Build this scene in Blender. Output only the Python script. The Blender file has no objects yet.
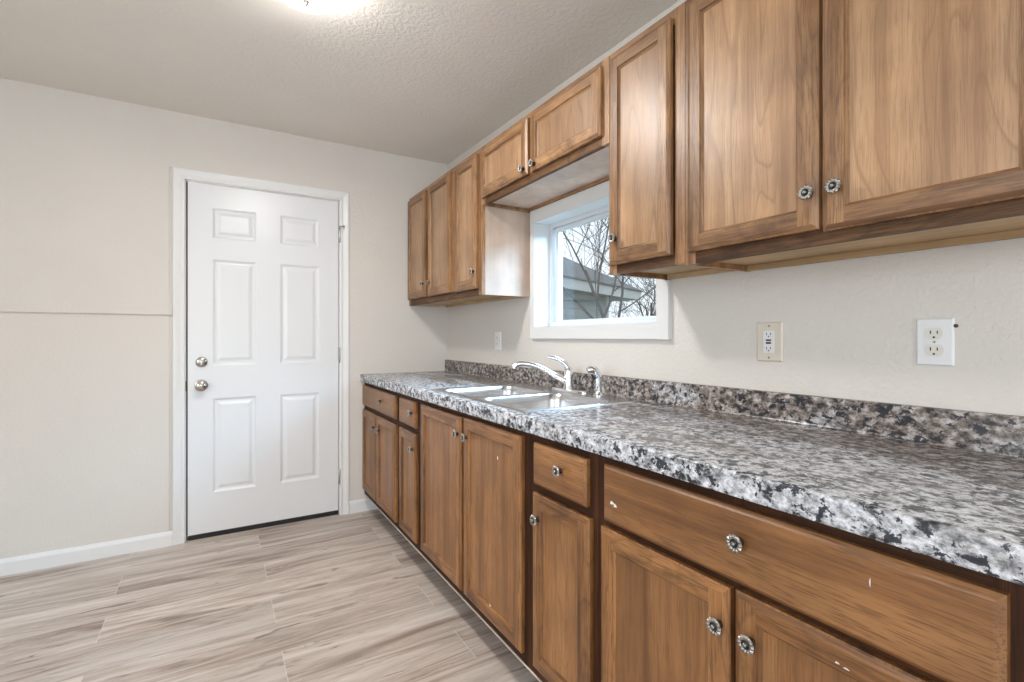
import bpy, math, random
from mathutils import Vector, Matrix

S = bpy.context.scene
COL = S.collection

# ------------------------------------------------------------------ camera, world, lights, exposure
W_PX, H_PX, F_PX = 1024.0, 682.0, 492.83
CAM = Vector((-1.4445, -3.3377, 1.1616))
TH = 0.5387
cam_d = bpy.data.cameras.new('camera'); cam = bpy.data.objects.new('camera', cam_d); COL.objects.link(cam)
cam_d.sensor_fit = 'HORIZONTAL'; cam_d.sensor_width = 36.0; cam_d.lens = 36.0 * F_PX / W_PX
cam_d.shift_y = -(341.0 - 336.97) / W_PX
cam_d.clip_start = 0.02; cam_d.clip_end = 200
cam.location = CAM; cam.rotation_euler = (math.pi / 2, 0, -TH)
S.camera = cam
S.view_settings.view_transform = 'Standard'; S.view_settings.look = 'None'
S.view_settings.gamma = 1.0; S.view_settings.use_curve_mapping = False
S.view_settings.exposure = 0.14

wd = bpy.data.worlds.new('overcast_sky'); S.world = wd; wd.use_nodes = True
wn = wd.node_tree; wn.nodes.clear()
w_out = wn.nodes.new('ShaderNodeOutputWorld'); w_bg = wn.nodes.new('ShaderNodeBackground')
w_tc = wn.nodes.new('ShaderNodeTexCoord'); w_no = wn.nodes.new('ShaderNodeTexNoise'); w_cr = wn.nodes.new('ShaderNodeValToRGB')
w_no.inputs['Scale'].default_value = 3.0; w_no.inputs['Detail'].default_value = 5
w_cr.color_ramp.elements[0].position = 0.35; w_cr.color_ramp.elements[0].color = (0.72, 0.83, 0.95, 1)
w_cr.color_ramp.elements[1].position = 0.65; w_cr.color_ramp.elements[1].color = (0.97, 0.985, 1.0, 1)
wn.links.new(w_tc.outputs['Generated'], w_no.inputs['Vector']); wn.links.new(w_no.outputs['Fac'], w_cr.inputs['Fac'])
wn.links.new(w_cr.outputs['Color'], w_bg.inputs['Color']); wn.links.new(w_bg.outputs['Background'], w_out.inputs['Surface'])
w_bg.inputs['Strength'].default_value = 1.3

def area(name, loc, rot, sx, sy, power, color):
    d = bpy.data.lights.new(name, 'AREA'); d.shape = 'RECTANGLE'; d.size = sx; d.size_y = sy
    d.energy = power; d.color = color
    o = bpy.data.objects.new(name, d); COL.objects.link(o); o.location = loc; o.rotation_euler = rot
    return o
# added bluish fill lights, out of view behind and left of the camera
area('fill_left', (-3.84, -3.3, 1.55), (0, -math.pi / 2, 0), 1.5, 2.2, 44, (0.80, 0.905, 1.0))
area('fill_behind', (-1.9, -5.52, 1.3), (math.pi / 2, 0, 0), 2.4, 1.7, 38, (0.84, 0.925, 1.0))
# added area light standing in for bright open sky, unseen outside the sink window
area('fill_sink_window', (2.0, -3.2, 3.0), (0, math.radians(51), 0), 1.8, 4.6, 880, (0.44, 0.71, 1.0))
LAMP_POWER = 30

# ------------------------------------------------------------------ node helpers
def newmat(name):
    m = bpy.data.materials.new(name); m.use_nodes = True
    nt = m.node_tree; b = nt.nodes['Principled BSDF']
    return m, nt, b

def nd(nt, kind, **kw):
    n = nt.nodes.new('ShaderNode' + kind)
    for k, v in kw.items():
        if k in n.inputs: n.inputs[k].default_value = v
        else: setattr(n, k, v)
    return n

def lk(nt, a, b): nt.links.new(a, b)

def ramp(nt, fac, stops):
    r = nd(nt, 'ValToRGB'); e = r.color_ramp.elements
    while len(e) < len(stops): e.new(0.5)
    for el, (p, c) in zip(e, stops):
        el.position = p; el.color = (c[0], c[1], c[2], 1) if not isinstance(c, (int, float)) else (c, c, c, 1)
    lk(nt, fac, r.inputs['Fac']); return r.outputs['Color']

def mathn(nt, op, a, b=None, c=None):
    n = nd(nt, 'Math', operation=op)
    for i, v in enumerate((a, b, c)):
        if v is None: continue
        if isinstance(v, (int, float)): n.inputs[i].default_value = v
        else: lk(nt, v, n.inputs[i])
    return n.outputs[0]

def mix(nt, fac, a, b, mode='MIX'):
    n = nd(nt, 'Mix', data_type='RGBA', blend_type=mode)
    for sock, v in ((n.inputs[0], fac), (n.inputs[6], a), (n.inputs[7], b)):
        if isinstance(v, (int, float)): sock.default_value = v
        elif isinstance(v, tuple): sock.default_value = (v[0], v[1], v[2], 1)
        else: lk(nt, v, sock)
    return n.outputs[2]

def mapping(nt, vec, scale, loc=(0, 0, 0)):
    n = nd(nt, 'Mapping'); n.inputs['Scale'].default_value = scale; n.inputs['Location'].default_value = loc
    lk(nt, vec, n.inputs['Vector']); return n.outputs['Vector']

def noise(nt, vec, scale, detail=4, rough=0.5, dist=0.0):
    n = nd(nt, 'TexNoise', Scale=scale, Detail=detail, Roughness=rough, Distortion=dist)
    lk(nt, vec, n.inputs['Vector']); return n.outputs['Fac']

def bump(nt, b, height, strength, distance):
    n = nd(nt, 'Bump', Strength=strength, Distance=distance)
    lk(nt, height, n.inputs['Height']); lk(nt, n.outputs['Normal'], b.inputs['Normal'])

def objco(nt, rand=40.0):
    tc = nd(nt, 'TexCoord'); v = tc.outputs['Object']
    if rand:
        oi = nd(nt, 'ObjectInfo'); cb = nd(nt, 'CombineXYZ')
        r = mathn(nt, 'MULTIPLY', oi.outputs['Random'], rand)
        for i in range(3): lk(nt, r, cb.inputs[i])
        a = nd(nt, 'VectorMath', operation='ADD'); lk(nt, v, a.inputs[0]); lk(nt, cb.outputs[0], a.inputs[1])
        return a.outputs[0], oi.outputs['Random']
    return v, None

def plain(name, col, rough=0.5, metal=0.0, spec=None, coat=0.0):
    m, nt, b = newmat(name)
    b.inputs['Base Color'].default_value = (*col, 1); b.inputs['Roughness'].default_value = rough
    b.inputs['Metallic'].default_value = metal
    if spec is not None: b.inputs['Specular IOR Level'].default_value = spec
    if coat: b.inputs['Coat Weight'].default_value = coat
    return m

def wood(name, axis, dark, mid, light, rough=0.42, rings=16.0, pore=0.6, coat=0.2, figure=1.0, wear=0.0, spec=0.5):
    """stained wood, grain along axis 'z' or 'y' (both lie in the cabinet fronts)"""
    m, nt, b = newmat(name)
    v, rnd = objco(nt)
    if axis == 'z': s_ring, s_pore, s_band = (5, 5.5, 0.75), (330, 330, 11), (22, 22, 0.9)
    else:           s_ring, s_pore, s_band = (5, 0.75, 5.5), (330, 11, 330), (22, 0.9, 22)
    n0 = noise(nt, mapping(nt, v, s_ring), 1.0, 2.0, 0.45, 0.35)
    rg = mathn(nt, 'FRACT', mathn(nt, 'MULTIPLY', n0, rings))
    line = ramp(nt, rg, [(0.0, 1.0), (0.10, 0.25), (0.55, 0.0), (0.90, 0.1), (0.97, 1.0)])
    band = noise(nt, mapping(nt, v, s_band), 1.0, 5, 0.6, 0.3)
    pores = noise(nt, mapping(nt, v, s_pore), 1.0, 3, 0.7)
    blotch = noise(nt, v, 6.0, 3, 0.5)
    c = ramp(nt, band, [(0.30, dark), (0.48, mid), (0.70, light)])
    c = mix(nt, mathn(nt, 'MULTIPLY', line, 0.38 * figure), c, dark)
    pf = ramp(nt, pores, [(0.40, 1.0), (0.50, 0.0)])
    c = mix(nt, mathn(nt, 'MULTIPLY', pf, pore), c, dark)
    if wear:
        wv = noise(nt, mapping(nt, v, (9, 9, 9) if axis == 'z' else (14, 5, 14), (2, 7, 1)), 1.0, 5, 0.65, 0.6)
        c = mix(nt, ramp(nt, wv, [(0.50, 0.0), (0.68, wear)]), c, tuple(q * 0.45 for q in dark))
    bl = ramp(nt, blotch, [(0.3, 0.80), (0.7, 1.12)])
    c = mix(nt, 1.0, c, bl, 'MULTIPLY')
    tone = mathn(nt, 'MULTIPLY_ADD', rnd, 0.22, 0.89)
    hs = nd(nt, 'HueSaturation'); lk(nt, tone, hs.inputs['Value']); lk(nt, c, hs.inputs['Color'])
    lk(nt, hs.outputs['Color'], b.inputs['Base Color'])
    b.inputs['Roughness'].default_value = rough; b.inputs['Specular IOR Level'].default_value = spec
    b.inputs['Coat Weight'].default_value = coat; b.inputs['Coat Roughness'].default_value = 0.36
    bump(nt, b, pores, 0.12, 0.0008)
    return m

def textured_paint(name, col, scale, strength, dist, rough=0.7, mott=0.05):
    m, nt, b = newmat(name)
    v, _ = objco(nt, 0)
    n1 = noise(nt, v, scale, 4, 0.55, 0.4)
    n2 = noise(nt, v, 2.2, 3, 0.5)
    c = mix(nt, n2, tuple(x * (1 - mott) for x in col), tuple(min(1, x * (1 + mott)) for x in col))
    lk(nt, c, b.inputs['Base Color']); b.inputs['Roughness'].default_value = rough
    bump(nt, b, ramp(nt, n1, [(0.35, 0.0), (0.62, 1.0)]), strength, dist)
    return m

# ------------------------------------------------------------------ materials
M = {}
M['wall'] = textured_paint('cream_wall_paint', (0.71, 0.665, 0.61), 75, 0.3, 0.003)
M['wall_panel'] = textured_paint('cream_panel_paint', (0.71, 0.67, 0.62), 75, 0.25, 0.003)
M['ceiling'] = textured_paint('cream_ceiling_texture', (0.83, 0.785, 0.73), 60, 0.3, 0.005, 0.85)
M['white'] = plain('white_gloss_paint', (0.80, 0.80, 0.79), 0.32)
M['door_white'] = plain('white_door_enamel', (0.79, 0.80, 0.81), 0.30)
M['vinyl'] = plain('white_window_vinyl', (0.72, 0.73, 0.74), 0.3)
M['casing_paint'] = plain('white_board_paint', (0.76, 0.755, 0.74), 0.45)
M['black_rubber'] = plain('black_rubber', (0.012, 0.012, 0.013), 0.6)
M['dark_gap'] = plain('dark_wood_gap', (0.02, 0.012, 0.008), 0.8)
M['nickel'] = plain('satin_nickel', (0.50, 0.47, 0.44), 0.22, 1.0)
M['chrome'] = plain('chrome', (0.80, 0.81, 0.83), 0.07, 1.0)
M['pewter'] = plain('antique_pewter', (0.36, 0.345, 0.32), 0.36, 1.0)
M['pewter_dark'] = plain('blackened_pewter', (0.07, 0.065, 0.06), 0.45, 1.0)
M['steel_hinge'] = plain('hinge_steel', (0.42, 0.42, 0.42), 0.35, 1.0)
M['outlet_white'] = plain('white_outlet_plastic', (0.80, 0.80, 0.80), 0.3)
M['outlet_ivory'] = plain('ivory_outlet_plastic', (0.70, 0.63, 0.53), 0.35)
M['outlet_cream'] = plain('cream_receptacle', (0.74, 0.71, 0.64), 0.35)
M['slot'] = plain('slot_black', (0.02, 0.018, 0.016), 0.6)
M['red_button'] = plain('dark_red_button', (0.16, 0.03, 0.03), 0.5)
M['paint_chip'] = plain('white_paint_chip', (0.82, 0.80, 0.75), 0.6)
M['threshold'] = plain('threshold_metal', (0.50, 0.47, 0.42), 0.4, 0.6)

DK, MD, LT = (0.075, 0.028, 0.008), (0.28, 0.118, 0.036), (0.43, 0.205, 0.072)
M['base_z'] = wood('base_stain_vertical', 'z', DK, MD, LT, wear=0.3)
M['base_y'] = wood('base_stain_horizontal', 'y', DK, MD, LT, wear=0.7)
M['base_panel'] = wood('base_panel_veneer', 'z', (0.17, 0.068, 0.021), (0.30, 0.132, 0.043), (0.42, 0.20, 0.073), pore=0.6, figure=0.8)
M['base_drawer'] = wood('base_drawer_veneer', 'y', (0.16, 0.064, 0.02), (0.275, 0.12, 0.039), (0.39, 0.185, 0.066), pore=0.85, figure=0.5)
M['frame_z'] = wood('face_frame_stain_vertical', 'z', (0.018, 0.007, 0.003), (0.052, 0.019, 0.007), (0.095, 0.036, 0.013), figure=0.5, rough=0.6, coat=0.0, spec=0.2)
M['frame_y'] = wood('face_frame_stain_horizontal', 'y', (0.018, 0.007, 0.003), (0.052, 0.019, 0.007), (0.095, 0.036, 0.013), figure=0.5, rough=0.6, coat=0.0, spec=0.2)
UD, UM, UL = (0.11, 0.046, 0.018), (0.33, 0.165, 0.068), (0.50, 0.285, 0.135)
M['upper_z'] = wood('upper_stain_vertical', 'z', UD, UM, UL, wear=0.25)
M['upper_y'] = wood('upper_stain_horizontal', 'y', UD, UM, UL, wear=0.6)
M['upper_panel'] = wood('upper_panel_veneer', 'z', (0.25, 0.127, 0.056), (0.385, 0.215, 0.104), (0.49, 0.30, 0.16), pore=0.55, figure=1.7, coat=0.5)
M['upper_rail'] = wood('upper_rail_stain_shaded', 'y', (0.035, 0.015, 0.007), (0.10, 0.046, 0.02), (0.20, 0.10, 0.042), wear=0.6, rough=0.55, coat=0.0, spec=0.25)  # dark stain, with the shadow under the doors painted into the rail colour
M['raw_wood'] = wood('unfinished_pale_plywood', 'y', (0.42, 0.27, 0.13), (0.52, 0.345, 0.18), (0.58, 0.41, 0.24), rough=0.55, pore=0.1, coat=0.0, figure=0.4)
M['pale_panel'] = wood('pale_side_veneer', 'z', (0.56, 0.42, 0.335), (0.62, 0.475, 0.385), (0.66, 0.52, 0.43), rough=0.5, pore=0.12, coat=0.05, figure=0.3)
M['toe'] = plain('dark_toe_kick', (0.045, 0.022, 0.012), 0.6)
M['pale_edge'] = plain('pale_raw_edge', (0.80, 0.72, 0.62), 0.5)

def laminate():
    m, nt, b = newmat('granite_look_laminate')
    v, _ = objco(nt, 0)
    sv = mapping(nt, v, (1.0, 0.72, 1.0))
    big = noise(nt, mapping(nt, v, (3.0, 0.8, 2.4), (0.7, 0.2, 0.1)), 2.2, 4, 0.55, 0.9)
    sx = nd(nt, 'SeparateXYZ'); lk(nt, v, sx.inputs[0])
    big = mathn(nt, 'ADD', big, mathn(nt, 'MULTIPLY_ADD', sx.outputs[0], 0.42, 0.115))  # paler toward the front: white laminate streak with glare painted in
    med = noise(nt, sv, 60, 5, 0.64, 0.3)
    fin = noise(nt, sv, 170, 3, 0.6, 0.1)
    blob = noise(nt, mapping(nt, v, (1.0, 0.8, 1.0), (3.1, 1.7, 0.4)), 56, 5, 0.66, 0.3)
    c = ramp(nt, med, [(0.34, (0.09, 0.093, 0.105)), (0.43, (0.33, 0.335, 0.35)), (0.50, (0.53, 0.54, 0.57)), (0.60, (0.74, 0.755, 0.80))])
    taupe = ramp(nt, med, [(0.36, (0.035, 0.03, 0.028)), (0.46, (0.15, 0.117, 0.098)), (0.54, (0.29, 0.24, 0.21)), (0.66, (0.50, 0.47, 0.45))])
    c = mix(nt, ramp(nt, big, [(0.43, 0.0), (0.57, 0.92)]), c, taupe)
    f2 = ramp(nt, fin, [(0.38, 0.5), (0.5, 1.0), (0.64, 1.2)])
    c = mix(nt, 0.7, c, f2, 'MULTIPLY')
    bm = ramp(nt, blob, [(0.535, 0.0), (0.57, 0.95)])
    c = mix(nt, bm, c, (0.022, 0.026, 0.036))
    lk(nt, c, b.inputs['Base Color'])
    b.inputs['Roughness'].default_value = 0.26
    b.inputs['Specular IOR Level'].default_value = 0.42
    return m
M['laminate'] = laminate()

def vinyl_plank():
    m, nt, b = newmat('vinyl_plank_floor')
    tc = nd(nt, 'TexCoord'); sp = nd(nt, 'SeparateXYZ'); lk(nt, tc.outputs['Object'], sp.inputs[0])
    x, y = sp.outputs[0], sp.outputs[1]
    rv = mathn(nt, 'DIVIDE', mathn(nt, 'ADD', y, 0.105), 0.205)
    row = mathn(nt, 'FLOOR', rv); fy = mathn(nt, 'FRACT', rv)
    par = mathn(nt, 'FLOORED_MODULO', row, 2.0)
    off = mathn(nt, 'MULTIPLY', mathn(nt, 'SUBTRACT', 1.0, par), 0.6)
    u = mathn(nt, 'DIVIDE', mathn(nt, 'ADD', mathn(nt, 'ADD', x, 1.24), off), 1.2)
    cell = mathn(nt, 'FLOOR', u); fx = mathn(nt, 'FRACT', u)
    cid = mathn(nt, 'ADD', mathn(nt, 'MULTIPLY', cell, 7.31), mathn(nt, 'MULTIPLY', row, 3.17))
    wnz = nd(nt, 'TexWhiteNoise', noise_dimensions='1D'); lk(nt, cid, wnz.inputs['W'])
    r = wnz.outputs['Value']
    cb = nd(nt, 'CombineXYZ')
    lk(nt, mathn(nt, 'ADD', x, mathn(nt, 'MULTIPLY', r, 37.0)), cb.inputs[0])
    lk(nt, mathn(nt, 'ADD', y, mathn(nt, 'MULTIPLY', r, 11.0)), cb.inputs[1])
    p = cb.outputs[0]
    streak = noise(nt, mapping(nt, p, (1.1, 12, 1)), 1.0, 8, 0.68, 1.5)
    fine = noise(nt, mapping(nt, p, (6, 130, 1)), 1.0, 4, 0.7, 0.2)
    cloud = noise(nt, mapping(nt, p, (1.2, 6, 1)), 1.0, 3, 0.5, 0.5)
    knots = noise(nt, mapping(nt, p, (3.2, 22, 1), (5, 2, 0)), 1.0, 4, 0.6, 1.6)
    c = ramp(nt, streak, [(0.34, (0.20, 0.135, 0.10)), (0.43, (0.38, 0.295, 0.24)), (0.52, (0.555, 0.465, 0.40)), (0.66, (0.70, 0.63, 0.57))])
    c = mix(nt, mathn(nt, 'MULTIPLY', ramp(nt, fine, [(0.36, 1.0), (0.55, 0.0)]), 0.35), c, (0.29, 0.21, 0.165))
    c = mix(nt, mathn(nt, 'MULTIPLY', ramp(nt, cloud, [(0.36, 0.0), (0.68, 1.0)]), 0.45), c, (0.66, 0.60, 0.545))
    c = mix(nt, mathn(nt, 'MULTIPLY', ramp(nt, knots, [(0.62, 0.0), (0.70, 1.0)]), 0.75), c, (0.16, 0.105, 0.08))
    tone = mathn(nt, 'MULTIPLY_ADD', r, 0.26, 0.87)
    hs = nd(nt, 'HueSaturation'); lk(nt, tone, hs.inputs['Value']); lk(nt, c, hs.inputs['Color'])
    ex = mathn(nt, 'LESS_THAN', mathn(nt, 'MULTIPLY', mathn(nt, 'MINIMUM', fx, mathn(nt, 'SUBTRACT', 1.0, fx)), 1.2), 0.0014)
    ey = mathn(nt, 'LESS_THAN', mathn(nt, 'MULTIPLY', mathn(nt, 'MINIMUM', fy, mathn(nt, 'SUBTRACT', 1.0, fy)), 0.205), 0.0012)
    c2 = mix(nt, mathn(nt, 'MULTIPLY', ey, 0.45), hs.outputs['Color'], (0.22, 0.165, 0.13))
    c2 = mix(nt, mathn(nt, 'MULTIPLY', ex, 0.6), c2, (0.72, 0.67, 0.62))
    lk(nt, c2, b.inputs['Base Color'])
    b.inputs['Roughness'].default_value = 0.42
    bump(nt, b, mathn(nt, 'SUBTRACT', fine, mathn(nt, 'MULTIPLY', mathn(nt, 'MAXIMUM', ex, ey), 1.0)), 0.12, 0.001)
    return m
M['floor'] = vinyl_plank()

def brushed(name, axis):
    m, nt, b = newmat(name)
    v, _ = objco(nt, 0)
    n = noise(nt, mapping(nt, v, (8, 400, 400) if axis == 'x' else (400, 8, 400)), 1.0, 2, 0.5)
    c = ramp(nt, n, [(0.3, (0.55, 0.55, 0.56)), (0.7, (0.70, 0.70, 0.71))])
    lk(nt, c, b.inputs['Base Color']); b.inputs['Metallic'].default_value = 1.0
    b.inputs['Roughness'].default_value = 0.26
    bump(nt, b, n, 0.05, 0.0003)
    return m
M['steel'] = brushed('brushed_stainless', 'y')

def glass_mat():
    m, nt, b = newmat('window_glass'); nt.nodes.remove(b)
    out = nt.nodes['Material Output']
    tr = nd(nt, 'BsdfTransparent'); gl = nd(nt, 'BsdfGlossy', Roughness=0.01); fr = nd(nt, 'Fresnel', IOR=1.45)
    tr.inputs['Color'].default_value = (0.97, 0.985, 0.985, 1)
    ge = nd(nt, 'NewGeometry'); lk(nt, mathn(nt, 'MULTIPLY_ADD', ge.outputs['Backfacing'], 1 / 1.45 - 1.45, 1.45), fr.inputs['IOR'])
    mx = nd(nt, 'MixShader'); lk(nt, fr.outputs[0], mx.inputs[0]); lk(nt, tr.outputs[0], mx.inputs[1]); lk(nt, gl.outputs[0], mx.inputs[2])
    lk(nt, mx.outputs[0], out.inputs['Surface']); return m
M['glass'] = glass_mat()

def dome_mat():
    m, nt, b = newmat('lit_frosted_glass')
    b.inputs['Base Color'].default_value = (0.9, 0.9, 0.88, 1); b.inputs['Roughness'].default_value = 0.4
    b.inputs['Emission Color'].default_value = (1.0, 0.97, 0.93, 1); b.inputs['Emission Strength'].default_value = LAMP_POWER
    return m
M['dome'] = dome_mat()

def siding():
    m, nt, b = newmat('grey_lap_siding'); v, _ = objco(nt, 0)
    n = noise(nt, v, 3.0, 3); c = mix(nt, n, (0.30, 0.34, 0.36), (0.36, 0.40, 0.42))
    lk(nt, c, b.inputs['Base Color']); b.inputs['Roughness'].default_value = 0.7; return m
M['siding'] = siding()
M['fascia'] = plain('pale_fascia_paint', (0.52, 0.56, 0.58), 0.6)
M['roof'] = textured_paint('grey_shingle', (0.16, 0.17, 0.18), 9, 0.6, 0.02, 0.9, 0.25)
M['bark'] = textured_paint('grey_brown_bark', (0.13, 0.12, 0.115), 30, 0.4, 0.01, 0.9, 0.2)
M['lawn'] = textured_paint('winter_lawn', (0.16, 0.17, 0.09), 18, 0.6, 0.02, 0.95, 0.3)

# ------------------------------------------------------------------ mesh helpers
class MB:
    def __init__(s): s.v, s.f, s.m = [], [], []
    def add(s, vs, fs, mi=0):
        o = len(s.v); s.v += [tuple(p) for p in vs]
        for k, f in enumerate(fs):
            s.f.append([o + i for i in f]); s.m.append(mi if isinstance(mi, int) else mi[k])
        return s
    def box(s, x0, x1, y0, y1, z0, z1, mi=0):
        x0, x1 = sorted((x0, x1)); y0, y1 = sorted((y0, y1)); z0, z1 = sorted((z0, z1))
        vs = [(x, y, z) for z in (z0, z1) for y in (y0, y1) for x in (x0, x1)]
        return s.add(vs, [(0, 2, 3, 1), (4, 5, 7, 6), (0, 1, 5, 4), (2, 6, 7, 3), (0, 4, 6, 2), (1, 3, 7, 5)], mi)
    def quad(s, a, b, c, d, mi=0): return s.add([a, b, c, d], [(0, 1, 2, 3)], mi)
    def loops(s, loops, mi=0, cap0=False, cap1=False, closed=True):
        n = len(loops[0]); vs = [p for l in loops for p in l]; fs, ms = [], []
        for i in range(len(loops) - 1):
            for k in range(n if closed else n - 1):
                j = (k + 1) % n
                fs.append((i * n + k, i * n + j, (i + 1) * n + j, (i + 1) * n + k))
                ms.append(mi if isinstance(mi, int) else mi[i])
        if cap0: fs.append(tuple(range(n))[::-1]); ms.append(mi if isinstance(mi, int) else mi[0])
        if cap1: fs.append(tuple((len(loops) - 1) * n + k for k in range(n))); ms.append(mi if isinstance(mi, int) else mi[-1])
        return s.add(vs, fs, ms)
    def lathe(s, prof, origin, axis, n=24, mi=0, rmod=None):
        ax = Vector(axis).normalized(); t = Vector((0, 0, 1)) if abs(ax.z) < 0.9 else Vector((0, 1, 0))
        e1 = ax.cross(t).normalized(); e2 = ax.cross(e1); o = Vector(origin); L = []
        for i, (r, h) in enumerate(prof):
            ring = []
            for k in range(n):
                a = 2 * math.pi * k / n; rr, hh = (r, h) if rmod is None else rmod(i, r, h, a)
                ring.append(o + ax * hh + e1 * (rr * math.cos(a)) + e2 * (rr * math.sin(a)))
            L.append(ring)
        return s.loops(L, mi, cap0=prof[0][0] > 1e-6, cap1=prof[-1][0] > 1e-6)
    def tube(s, pts, rad, n=12, mi=0, smooth=6, flat=None, cap=True):
        P = [Vector(p) for p in pts]; R = list(rad) if hasattr(rad, '__len__') else [rad] * len(P)
        if smooth > 1 and len(P) > 2:
            Q, QR = [], []
            for i in range(len(P) - 1):
                p0, p1, p2, p3 = P[max(i - 1, 0)], P[i], P[i + 1], P[min(i + 2, len(P) - 1)]
                for j in range(smooth):
                    t = j / smooth
                    Q.append(0.5 * ((2 * p1) + (p2 - p0) * t + (2 * p0 - 5 * p1 + 4 * p2 - p3) * t * t + (3 * p1 - p0 - 3 * p2 + p3) * t ** 3))
                    QR.append(R[i] + (R[i + 1] - R[i]) * t)
            Q.append(P[-1]); QR.append(R[-1]); P, R = Q, QR
        d = (P[1] - P[0]).normalized(); up = Vector((0, 0, 1)) if abs(d.z) < 0.9 else Vector((0, 1, 0))
        e1 = d.cross(up).normalized(); L = []
        for i, p in enumerate(P):
            d = (P[min(i + 1, len(P) - 1)] - P[max(i - 1, 0)]).normalized()
            e1 = (e1 - d * e1.dot(d)).normalized(); e2 = d.cross(e1)
            fl = 1.0 if flat is None else flat
            L.append([p + e1 * (R[i] * math.cos(2 * math.pi * k / n)) + e2 * (R[i] * fl * math.sin(2 * math.pi * k / n)) for k in range(n)])
        return s.loops(L, mi, cap, cap)

def link(o, parent, loc):
    COL.objects.link(o)
    if parent is not None:
        o.parent = parent; o.location = Vector(loc) - WORLD[parent.name]
    else: o.location = loc
    WORLD[o.name] = Vector(loc)
WORLD = {}

def build(name, mb, mats, parent=None, loc=(0, 0, 0), bevel=0.0, seg=2, smooth=False, local=False):
    """one mesh object; vertices are given in world coordinates unless local"""
    me = bpy.data.meshes.new(name)
    L = Vector(loc)
    vs = mb.v if local else [tuple(Vector(p) - L) for p in mb.v]
    me.from_pydata(vs, [], mb.f); me.update()
    for m in (mats if isinstance(mats, (list, tuple)) else [mats]): me.materials.append(M[m] if isinstance(m, str) else m)
    for p, i in zip(me.polygons, mb.m): p.material_index = i
    bm = __import__('bmesh').new(); bm.from_mesh(me)
    __import__('bmesh').ops.remove_doubles(bm, verts=bm.verts, dist=1e-6)
    __import__('bmesh').ops.recalc_face_normals(bm, faces=bm.faces)
    bm.to_mesh(me); bm.free()
    if smooth:
        for p in me.polygons: p.use_smooth = True
        try: me.set_sharp_from_angle(angle=math.radians(38))
        except Exception: pass
    o = bpy.data.objects.new(name, me); link(o, parent, loc)
    if bevel:
        b = o.modifiers.new('edge', 'BEVEL'); b.width = bevel; b.segments = seg; b.limit_method = 'ANGLE'; b.angle_limit = math.radians(40)
    return o

def thing(name, label, cat, loc, group=None):
    o = bpy.data.objects.new(name, None); COL.objects.link(o); o.location = loc; WORLD[o.name] = Vector(loc)
    o.empty_display_size = 0.05
    return tag(o, label, cat, group)

def tag(o, label, cat, group=None):
    o['label'] = label; o['category'] = cat
    if group: o['group'] = group
    return o

def struct(o, label=None):
    o['kind'] = 'structure'
    if label: o['label'] = label
    return o

def rect(y0, y1, z0, z1, x):
    return [(x, y0, z0), (x, y1, z0), (x, y1, z1), (x, y0, z1)]

# ------------------------------------------------------------------ the room
RX, RY = -3.9, -5.6            # left wall, wall behind the camera
DX0, DX1, DZ = -1.600, -0.760, 2.052   # door opening
WY0, WY1, WZ0, WZ1 = -2.021, -1.173, 1.209, 1.766   # window opening

build_ = MB().box(RX - 0.1, 0.15, RY - 0.1, 0.15, -0.12, 0.0)
struct(build('floor', build_, 'floor'), 'greige wood-look vinyl plank floor')
def cz(y): return 2.423 + 0.0165 * y
mb = MB(); a, c = RY - 0.1, 0.15
mb.add([(RX - .1, a, cz(a)), (0.15, a, cz(a)), (0.15, c, cz(c)), (RX - .1, c, cz(c)), (RX - .1, a, 2.62), (0.15, a, 2.62), (0.15, c, 2.62), (RX - .1, c, 2.62)],
       [(0, 1, 2, 3), (4, 7, 6, 5), (0, 4, 5, 1), (1, 5, 6, 2), (2, 6, 7, 3), (3, 7, 4, 0)])
struct(build('ceiling', mb, 'ceiling'), 'cream ceiling with rolled texture')
mb = MB(); T = 2.5
mb.box(RX - .1, DX0, 0.006, 0.14, 0, T); mb.box(DX1, 0.15, 0.006, 0.14, 0, T); mb.box(DX0, DX1, 0.006, 0.14, DZ, T)
struct(build('wall_back', mb, 'wall'), 'cream textured wall around the white door')
mb = MB()
mb.box(0, 0.15, RY, WY0, 0, T); mb.box(0, 0.15, WY1, 0.006, 0, T); mb.box(0, 0.15, WY0, WY1, 0, WZ0); mb.box(0, 0.15, WY0, WY1, WZ1, T)
struct(build('wall_right', mb, 'wall'), 'cream textured wall behind the counter with the window')
struct(build('wall_left', MB().box(RX - .1, RX, RY, 0.006, 0, T), 'wall'))
struct(build('wall_front', MB().box(RX - .1, 0.15, RY - .1, RY, 0, T), 'wall'))
# painted wall panel boards beside the door, ending just short of the casing
mb = MB(); mb.box(RX, -1.676, -0.001, 0.006, 0, 1.292); mb.box(RX, -1.676, -0.001, 0.006, 1.33, 2.112); mb.box(DX1 + .058, 0, -0.001, 0.006, 0, 2.112); mb.box(RX, 0, -0.001, 0.006, 2.112, T - .05)
struct(build('trim_1', mb, 'wall_panel'), 'flat cream wall boards')
struct(build('trim_2', MB().box(RX, -1.6605, -0.013, 0.006, 1.284, 1.334), 'wall_panel', bevel=0.0015), 'flat cream chair rail across the wall left of the door')
# baseboards
def baseboard(name, x0, x1):
    mb = MB(); prof = [(0.0, 0), (-0.013, 0), (-0.013, 0.062), (-0.009, 0.074), (-0.004, 0.080), (0.0, 0.080)]
    mb.loops([[(x, y - 0.001, z) for y, z in prof] for x in (x0, x1)], 0, True, True)
    return struct(build(name, mb, 'white'), 'white baseboard')
baseboard('baseboard_left', RX, -1.6595); baseboard('baseboard_right', -0.7005, -0.491)

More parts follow.
